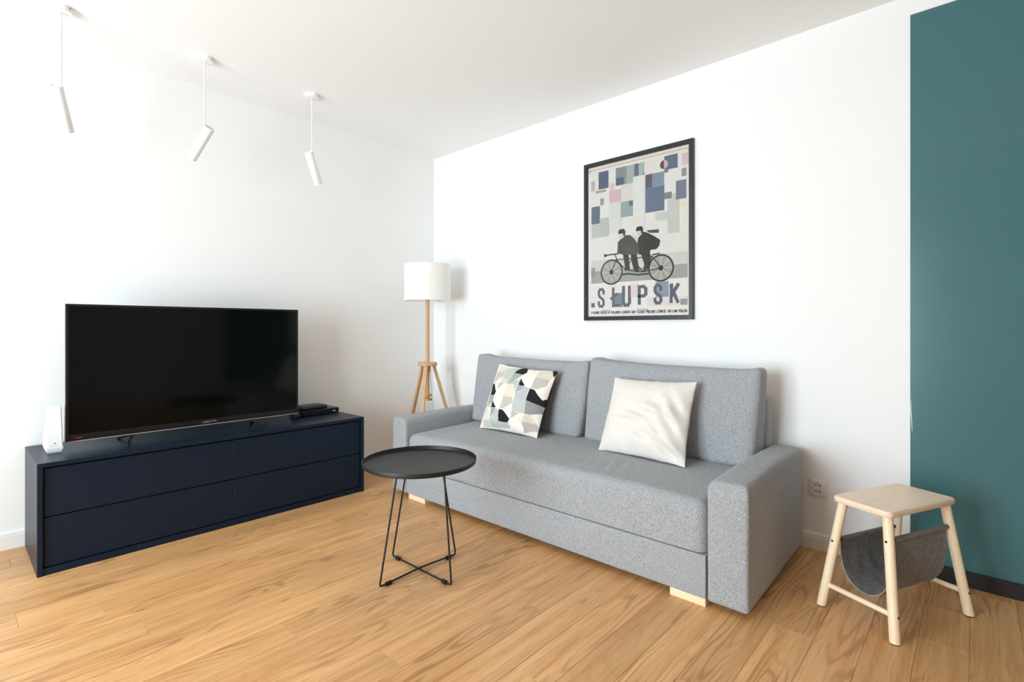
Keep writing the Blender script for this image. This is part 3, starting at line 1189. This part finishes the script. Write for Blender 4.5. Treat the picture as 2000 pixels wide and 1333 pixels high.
# the sling: a sheet folded over both rods and hanging in a U
RXL, RXR = leg_at(-1, 1, RODZ[-1]).x, leg_at(1, 1, RODZ[1]).x
prof = []
for k in range(41):
    t = -1 + 2 * k / 40
    w_ = (1 + math.sin(t * PI / 2)) / 2
    x = RXL + (RXR - RXL) * w_
    top_ = RODZ[-1] if t < 0 else RODZ[1]
    prof.append((x, top_ + .004 - (top_ + .004 - .092) * (math.cos(t * PI / 2) ** .60)))
sheet = prof
yl = .158
bm = bmesh.new()
rows = []
th = .0028
n_y = 26
for j in range(n_y + 1):
    y = -yl + 2 * yl * j / n_y
    row_o, row_i = [], []
    for k, (x, z) in enumerate(sheet):
        a = sheet[max(0, k - 1)]
        c = sheet[min(len(sheet) - 1, k + 1)]
        tx, tz = c[0] - a[0], c[1] - a[1]
        l = math.hypot(tx, tz) or 1
        nx, nz2 = -tz / l, tx / l
        w = .005 * noise.noise(Vector((x * 14, y * 9, 2))) + .004 * noise.noise(Vector((x * 30, y * 22, 7)))
        w *= max(0, min(1, (.25 - z) / .05))
        row_o.append(bm.verts.new((x + nx * (w - th / 2), y, z + nz2 * (w - th / 2))))
        row_i.append(bm.verts.new((x + nx * (w + th / 2), y, z + nz2 * (w + th / 2))))
    rows.append((row_o, row_i))
for (o0, i0), (o1, i1) in zip(rows[:-1], rows[1:]):
    for k in range(len(sheet) - 1):
        bm.faces.new((o0[k], o0[k + 1], o1[k + 1], o1[k]))
        bm.faces.new((i0[k + 1], i0[k], i1[k], i1[k + 1]))
    for k in (0, len(sheet) - 1):
        bm.faces.new((o0[k], o1[k], i1[k], i0[k]))
sl = link_mesh('sling', bm, M['leather'], stool, 60)
for sx_ in (-1, 1):        # hems wrapped round the rods
    bm = bmesh.new()
    hx, hz = (RXL, RODZ[-1]) if sx_ < 0 else (RXR, RODZ[1])
    tube(bm, [(hx, -yl, hz), (hx, -.05, hz), (hx, .05, hz), (hx, yl, hz)], .0095, 14)
    link_mesh('hem', bm, M['leather'], sl, 40)
for yy in (-yl, yl):       # pale cut edge of the sheet
    bm = bmesh.new()
    tube(bm, [(x, yy, z) for x, z in sheet], .0019, 6)
    link_mesh('cut_edge', bm, M['leather_edge'], sl, 60)

# ------------------------------------------------------------------ framed poster
PX0, PX1, PZ0, PZ1 = 1.592, 2.336, 1.135, 2.170
pw, ph = PX1 - PX0, PZ1 - PZ0
pic = thing('framed_poster', 'black framed poster with patchwork squares and tandem riders above the sofa', 'poster', (PX0 + pw / 2, 0, PZ0))
FW, FD = .026, .024
bm = bmesh.new()
x0, x1, z0, z1 = -pw / 2, pw / 2, 0.0, ph
# mitred frame with a small inner step
ringo = [(x0, z0), (x1, z0), (x1, z1), (x0, z1)]
prof = [(0, 0.0), (0, -FD + .002), (.002, -FD), (FW - .003, -FD), (FW - .001, -FD + .002), (FW, -.008), (FW, -.002), (FW - .004, 0)]
rings = []
for ins, y in prof:
    rings.append([bm.verts.new((x + (ins if x < 0 else -ins), y, z + (ins if z < .1 else -ins))) for x, z in ringo])
n_ = len(prof)
for k in range(n_):
    a, c = rings[k], rings[(k + 1) % n_]
    for q in range(4):
        bm.faces.new((a[q], a[(q + 1) % 4], c[(q + 1) % 4], c[q]))
link_mesh('frame', bm, M['frame'], pic, 30)
link_mesh('backing', bbox(x0 + .004, x1 - .004, -.0055, -.001, .004, ph - .004, 0), M['black_plastic'], pic)
link_mesh('glass_pane', bbox(x0 + FW - .001, x1 - FW + .001, -.0165, -.0155, FW - .001, ph - FW + .001, 0), M['pic_glass'], pic)

# the print: flat inks on paper, coordinates taken over the sheet
hp = homography([(100, 243), (778, 76), (783, 1250), (103, 1258)], [(0, 1), (1, 1), (1, 0), (0, 0)])
iw, ih = pw - 2 * FW, ph - 2 * FW


def PP(x, y):
    u, v = hp(x, y)
    return (-iw / 2 + u * iw, FW + v * ih)


bm = bmesh.new()
lay = bm.loops.layers.float_color.new('Col')
layer = [0, 0]


def ink(poly, col, lift=True):
    if lift:
        layer[0] += 1
    layer[1] += 1
    y = -.0058 - layer[0] * .00006 - (0 if lift else (layer[1] % 5) * .00001)
    g_ = sum(col) / 3
    col = [q * .72 + g_ * .28 for q in col]
    a = sum(p[0] * q[1] - q[0] * p[1] for p, q in zip(poly, poly[1:] + poly[:1]))
    if a < 0:
        poly = poly[::-1]
    f = bm.faces.new([bm.verts.new((px, y, pz)) for px, pz in poly])
    for lp in f.loops:
        lp[lay] = rgb(*col)


def clampx(v):
    return max(-iw / 2, min(iw / 2, v))


def rect(xa, ya, xb, yb, col):
    a, c = PP(xa, ya), PP(xb, yb)
    ink([(a[0], c[1]), (c[0], c[1]), (c[0], a[1]), (a[0], a[1])], col)


def shape(pts, col):
    ink([PP(*p) for p in pts], col)


ink([(-iw / 2, FW), (iw / 2, FW), (iw / 2, FW + ih), (-iw / 2, FW + ih)], (240, 232, 222))
# tan strip along the top and the paper field
ink([(-iw / 2, FW + ih - .036), (iw / 2, FW + ih - .036), (iw / 2, FW + ih - .012), (-iw / 2, FW + ih - .012)], (226, 196, 160))
rect(120, 262, 768, 985, (232, 226, 216))
for q in [
    (118, 332, 145, 395, (186, 186, 172)), (150, 396, 218, 400, (176, 158, 144)), (168, 268, 235, 372, (84, 100, 128)),
    (240, 395, 320, 466, (222, 178, 180)), (245, 345, 275, 395, (226, 190, 190)), (320, 352, 398, 455, (224, 214, 204)),
    (283, 240, 358, 345, (134, 146, 144)), (355, 225, 407, 338, (166, 180, 172)), (285, 310, 337, 350, (80, 98, 126)),
    (437, 205, 476, 283, (174, 184, 172)), (407, 212, 437, 292, (98, 116, 128)), (463, 274, 477, 285, (120, 120, 112)),
    (476, 190, 608, 262, (236, 222, 208)), (482, 278, 528, 280, (226, 204, 194)),
    (482, 372, 610, 528, (92, 114, 144)), (528, 278, 608, 358, (126, 146, 166)), (482, 288, 528, 366, (92, 90, 108)),
    (608, 160, 698, 236, (90, 110, 134)), (608, 250, 636, 268, (120, 132, 134)), (727, 140, 770, 212, (224, 190, 192)),
    (725, 243, 757, 292, (146, 150, 150)), (632, 420, 710, 680, (202, 204, 190)), (550, 548, 632, 592, (204, 206, 192)),
    (610, 410, 660, 446, (130, 132, 126)), (687, 330, 757, 446, (112, 122, 142)), (710, 465, 757, 505, (240, 222, 190)),
    (320, 472, 400, 566, (150, 168, 168)), (373, 466, 400, 494, (104, 108, 122)), (180, 448, 204, 490, (152, 160, 164)),
    (122, 630, 238, 706, (196, 197, 184)), (178, 585, 238, 700, (190, 192, 180)), (122, 508, 178, 618, (92, 110, 136)),
    (240, 480, 320, 680, (222, 218, 210)), (400, 300, 478, 640, (230, 224, 214)),
]:
    rect(*q)
# the road under the wheels
rect(122, 875, 768, 950, (214, 208, 198))
rect(122, 950, 768, 992, (168, 165, 155))
rect(122, 925, 148, 985, (150, 150, 138))
# split disc
cx_, cz_ = PP(607, 216)
rd = .026
for h0, col in ((90, (96, 74, 72)), (-90, (226, 170, 170))):
    ink([(cx_ + rd * math.cos(math.radians(h0 + a)), cz_ + rd * math.sin(math.radians(h0 + a))) for a in range(0, 181, 12)], col)


def ring(px, py, rad, w, col, n=40):
    cx_, cz_ = PP(px, py)
    layer[0] += 1
    for k in range(n):
        a0, a1 = 2 * PI * k / n, 2 * PI * (k + 1) / n
        ink([(cx_ + (rad + d_) * math.cos(a), cz_ + (rad + d_) * math.sin(a)) for d_, a in ((-w / 2, a0), (w / 2, a0), (w / 2, a1), (-w / 2, a1))], col, False)


def line(pts, w, col):
    layer[0] += 1
    for q in stroke_quads([PP(*p) for p in pts], w):
        ink(q, col, False)


DK = (52, 50, 48)
for px, py, rad in ((258, 953, .0765), (589, 926, .0775)):
    cx_, cz_ = PP(px, py)
    ink([(cx_ + rad * math.cos(2 * PI * k / 36), cz_ + rad * math.sin(2 * PI * k / 36)) for k in range(36)], (176, 172, 162))
    layer[0] += 1
    for k in range(16):
        a = 2 * PI * k / 16
        for q in stroke_quads([(cx_, cz_), (cx_ + rad * .95 * math.cos(a), cz_ + rad * .95 * math.sin(a))], .0022):
            ink(q, (104, 102, 98) if k % 2 else (222, 218, 210), False)
    ring(px, py, rad, .010, DK)
    ink([(cx_ + .016 * math.cos(2 * PI * k / 16), cz_ + .016 * math.sin(2 * PI * k / 16)) for k in range(16)], DK)
line([(258, 953), (292, 862), (282, 838)], .006, DK)
line([(222, 838), (255, 832), (300, 828)], .008, DK)
shape([(208, 828), (222, 832), (232, 838), (222, 846), (208, 850)], DK)
line([(292, 868), (352, 938), (470, 952), (589, 926)], .007, DK)
line([(292, 868), (420, 858), (530, 845)], .006, DK)
line([(530, 845), (589, 926)], .006, DK)
line([(352, 938), (395, 862), (470, 952)], .006, DK)
line([(530, 845), (505, 930)], .006, DK)
line([(535, 835), (578, 826)], .008, DK)
line([(330, 970), (370, 965), (440, 972), (505, 965)], .010, DK)
CT, CT2 = (60, 57, 53), (78, 74, 68)
# riders: legs, coats, faces, hats, scarf
shape([(333, 822), (372, 825), (382, 935), (350, 948), (346, 900)], CT)
shape([(385, 825), (425, 825), (445, 935), (438, 958), (412, 950), (395, 890)], CT)
shape([(452, 815), (512, 808), (522, 850), (505, 935), (470, 950), (478, 900)], CT)
shape([(432, 770), (436, 722), (452, 700), (470, 676), (500, 684), (545, 708), (584, 735), (576, 775), (556, 798), (522, 800), (505, 832), (440, 835)], CT)
shape([(300, 748), (312, 735), (342, 702), (388, 698), (414, 728), (436, 760), (442, 800), (430, 835), (332, 832), (296, 824), (300, 790)], CT2)
shape([(340, 770), (430, 752), (442, 800), (430, 835), (350, 832)], (84, 82, 74))
shape([(382, 698), (404, 690), (432, 735), (428, 752), (412, 726)], (222, 216, 206))
shape([(490, 668), (573, 660), (574, 684), (512, 684)], (92, 80, 76))
for fx_, fy_, in ((305, 690), (424, 672)):
    shape([(fx_, fy_), (fx_ + 40, fy_ - 8), (fx_ + 38, fy_ + 22), (fx_ + 20, fy_ + 36), (fx_ + 4, fy_ + 26)], (226, 208, 184))
    shape([(fx_ - 3, fy_ + 2), (fx_, fy_ - 20), (fx_ + 8, fy_ - 30), (fx_ + 34, fy_ - 34), (fx_ + 43, fy_ - 22), (fx_ + 44, fy_ + 4), (fx_ + 34, fy_ - 4)], (56, 53, 50))
    shape([(fx_ + 30, fy_ - 4), (fx_ + 42, fy_ - 4), (fx_ + 40, fy_ + 20), (fx_ + 33, fy_ + 16)], (70, 64, 58))

# lettering band
rect(122, 1050, 330, 1195, (238, 226, 220))
rect(388, 1035, 435, 1130, (238, 208, 204))
rect(497, 1130, 768, 1180, (232, 218, 212))
rect(275, 1098, 332, 1192, (118, 136, 142))
rect(556, 1022, 640, 1124, (136, 158, 174))
rect(722, 1140, 766, 1180, (140, 154, 164))
LT = (92, 100, 116)


def letter(strokes, xa, xb, yt, yb, w, col=LT):
    """Heavy condensed capital inside the box given on the sheet."""
    (ax_, az_), (bx_, bz_) = PP(xa, yb), PP(xb, yt)
    layer[0] += 1
    wx = w * .5
    for st_ in strokes:
        pts = [(ax_ + wx + (bx_ - ax_ - 2 * wx) * u, az_ + wx + (bz_ - az_ - 2 * wx) * v) for u, v in st_]
        for q in stroke_quads(pts, w):
            ink(q, col, False)


GS = [[(1, .76), (1, .88), (.75, 1), (.25, 1), (0, .88), (0, .70), (.15, .58), (.85, .40), (1, .28), (1, .12), (.75, 0), (.25, 0), (0, .12), (0, .24)]]
GL = [[(.15, 1), (.15, 0), (1, 0)], [(-.1, .42), (.62, .66)]]
GU = [[(0, 1), (0, .15), (.25, 0), (.75, 0), (1, .15), (1, 1)]]
GP = [[(0, 0), (0, 1), (.7, 1), (1, .86), (1, .56), (.7, .44), (0, .44)]]
GK = [[(0, 0), (0, 1)], [(1, 1), (.12, .46)], [(.30, .58), (1, 0)]]
letter(GS, 168, 214, 1062, 1198, .017)
letter(GL, 256, 322, 1055, 1194, .019)
letter(GU, 330, 388, 1045, 1192, .019)
letter(GP, 436, 497, 1042, 1180, .018)
letter(GS, 543, 600, 1035, 1178, .018)
letter(GK, 650, 714, 1030, 1170, .019)
rect(125, 1166, 148, 1196, LT)
# small print line under the title
SG = {
    'A': [[(0, 0), (.5, 1), (1, 0)], [(.2, .4), (.8, .4)]], 'C': [[(1, .85), (.7, 1), (.3, 1), (0, .8), (0, .2), (.3, 0), (.7, 0), (1, .15)]],
    'D': [[(0, 0), (0, 1), (.6, 1), (1, .75), (1, .25), (.6, 0), (0, 0)]], 'E': [[(1, 1), (0, 1), (0, 0), (1, 0)], [(0, .5), (.8, .5)]],
    'G': [[(1, .85), (.7, 1), (.3, 1), (0, .8), (0, .2), (.3, 0), (1, 0), (1, .45), (.6, .45)]], 'I': [[(.5, 0), (.5, 1)]],
    'K': [[(0, 0), (0, 1)], [(1, 1), (0, .45), (1, 0)]], 'L': [[(0, 1), (0, 0), (1, 0)]], 'N': [[(0, 0), (0, 1), (1, 0), (1, 1)]],
    'O': [[(.3, 0), (0, .25), (0, .75), (.3, 1), (.7, 1), (1, .75), (1, .25), (.7, 0), (.3, 0)]], 'P': [[(0, 0), (0, 1), (1, .95), (1, .5), (0, .45)]],
    'S': [[(1, .85), (.7, 1), (.2, 1), (0, .75), (1, .3), (.8, 0), (.2, 0), (0, .15)]], 'T': [[(0, 1), (1, 1)], [(.5, 1), (.5, 0)]],
    'U': [[(0, 1), (0, .1), (.3, 0), (.7, 0), (1, .1), (1, 1)]], 'Y': [[(0, 1), (.5, .5), (1, 1)], [(.5, .5), (.5, 0)]], 'R': [[(0, 0), (0, 1), (1, .95), (1, .55), (0, .5), (1, 0)]],
    '-': [[(.1, .5), (.9, .5)]],
}
txt = 'PISANO SERCE-A PALUNYU LENOTA DAY SLASK POLSKO LENKIE PO-LAN POLEN'
xa, za = PP(126, 1243)
xb, zb = PP(766, 1212)
adv = (xb - xa) / len(txt)
rect(192, 1212, 246, 1236, (186, 196, 204))
rect(430, 1205, 500, 1228, (190, 198, 204))
layer[0] += 1
for i, ch in enumerate(txt):
    for st_ in SG.get(ch, []):
        for q in stroke_quads([(xa + adv * (i + .1) + u * adv * .7, za + .003 + v * .0145) for u, v in st_], .0024):
            ink(q, (72, 74, 80), False)
link_mesh('poster_print', bm, M['print_paper'], pic)

# ------------------------------------------------------------------ wall socket
sk = thing('wall_socket', 'white double wall socket low between sofa and stool', 'socket', (2.956, 0, .299))
link_mesh('plate', bbox(-.041, .041, -.009, 0, -.041, .041, .003, 2), M['socket'], sk, 30)
link_mesh('insert', bbox(-.030, .030, -.012, -.008, -.033, .033, .002, 2), M['socket'], sk, 30)
for zc in (.016, -.016):
    bm = bmesh.new()
    lathe(bm, [(.0, -.0122), (.0155, -.0122), (.017, -.0135), (.0185, -.0135), (.0185, -.010), (0, -.010)], 28)
    for v in bm.verts:
        v.co = Vector((v.co.x, v.co.z, zc + v.co.y))
    well = link_mesh('outlet', bm, M['socket'], sk, 40)
    for xo in (-.0095, .0095):
        bm = bmesh.new()
        tube(bm, [(xo, -.0119, zc), (xo, -.0127, zc)], .0032, 12)
        link_mesh('pin_hole', bm, M['dark_hole'], well)
    bm = bmesh.new()
    tube(bm, [(0, -.0119, zc + .010), (0, -.0185, zc + .010)], .0022, 10)
    link_mesh('earth_pin', bm, M['grey_dot'], well)

# ------------------------------------------------------------------ pendant spotlights
def spot(x, y, rod_z, lean_side, lean_back, off, label, length=.207, rad=.0265):
    """Rod pendant with a tilting tube; the lean is given to the right of and away from someone facing the room corner."""
    t = thing('pendant_spotlight', label, 'spotlight', (x, y, RH), 0, 'pendant spotlights')
    bm = bmesh.new()
    lathe(bm, [(0, 0), (.042, 0), (.042, -.020), (.040, -.024), (.006, -.026), (0, -.026)], 40)
    can = link_mesh('canopy', bm, M['white_metal'], t, 40)
    bm = bmesh.new()
    p = rv * .040 + Vector((0, 0, -.010))
    tube(bm, [rv * .0415 + Vector((0, 0, -.010)), rv * .0435 + Vector((0, 0, -.010))], .0035, 10)
    link_mesh('screw', bm, M['grey_dot'], can)
    zr = rod_z - RH
    bm = bmesh.new()
    tube(bm, [(0, 0, -.024), (0, 0, zr)], .0042, 12)
    link_mesh('rod', bm, M['white_metal'], t, 60)
    ax_ = rv * lean_side + dv * lean_back - Vector((0, 0, 1)) * math.sqrt(1 - lean_side ** 2 - lean_back ** 2)
    side = rv - ax_ * rv.dot(ax_)
    side.normalize()
    hinge = Vector((0, 0, zr))
    # the tube hangs beside the rod's end
    top = hinge + side * off - ax_ * .012
    bm = bmesh.new()
    z_ = -ax_
    x_ = side
    y_ = z_.cross(x_)
    rot = Matrix((x_, y_, z_)).transposed()
    lathe(bm, [(0, -.006), (rad - .004, -.006), (rad - .003, 0), (rad - .0005, 0), (rad, -.001), (rad, -length + .001), (rad - .0005, -length), (rad - .003, -length),
               (rad - .003, -length + .03), (0, -length + .03)], 40)
    for v in bm.verts:
        v.co = rot @ v.co + top
    tb_ = link_mesh('tube', bm, M['white_metal'], t, 40)
    bm = bmesh.new()
    lathe(bm, [(0, -length + .031), (.018, -length + .031), (.021, -length + .022), (0, -length + .022)], 24)
    for v in bm.verts:
        v.co = rot @ v.co + top
    link_mesh('bulb', bm, M['white_plastic'], tb_, 40)
    bm = bmesh.new()
    tube(bm, [hinge + Vector((0, 0, .012)), hinge, hinge + (top + ax_ * .03 - hinge) * .75], .0055, 10)
    link_mesh('hinge', bm, M['white_metal'], t, 50)
    return t


spot(.4055, -2.520, 2.186, -.20, .54, -.020, 'white pendant spotlight left of the other two, nearest the window side')
spot(.40, -1.925, 2.188, -.645, .25, .024, 'middle white pendant spotlight, its tube leaning to the left')
spot(.409, -1.317, 2.192, .11, .52, -.019, 'white pendant spotlight nearest the room corner, tube leaning right')
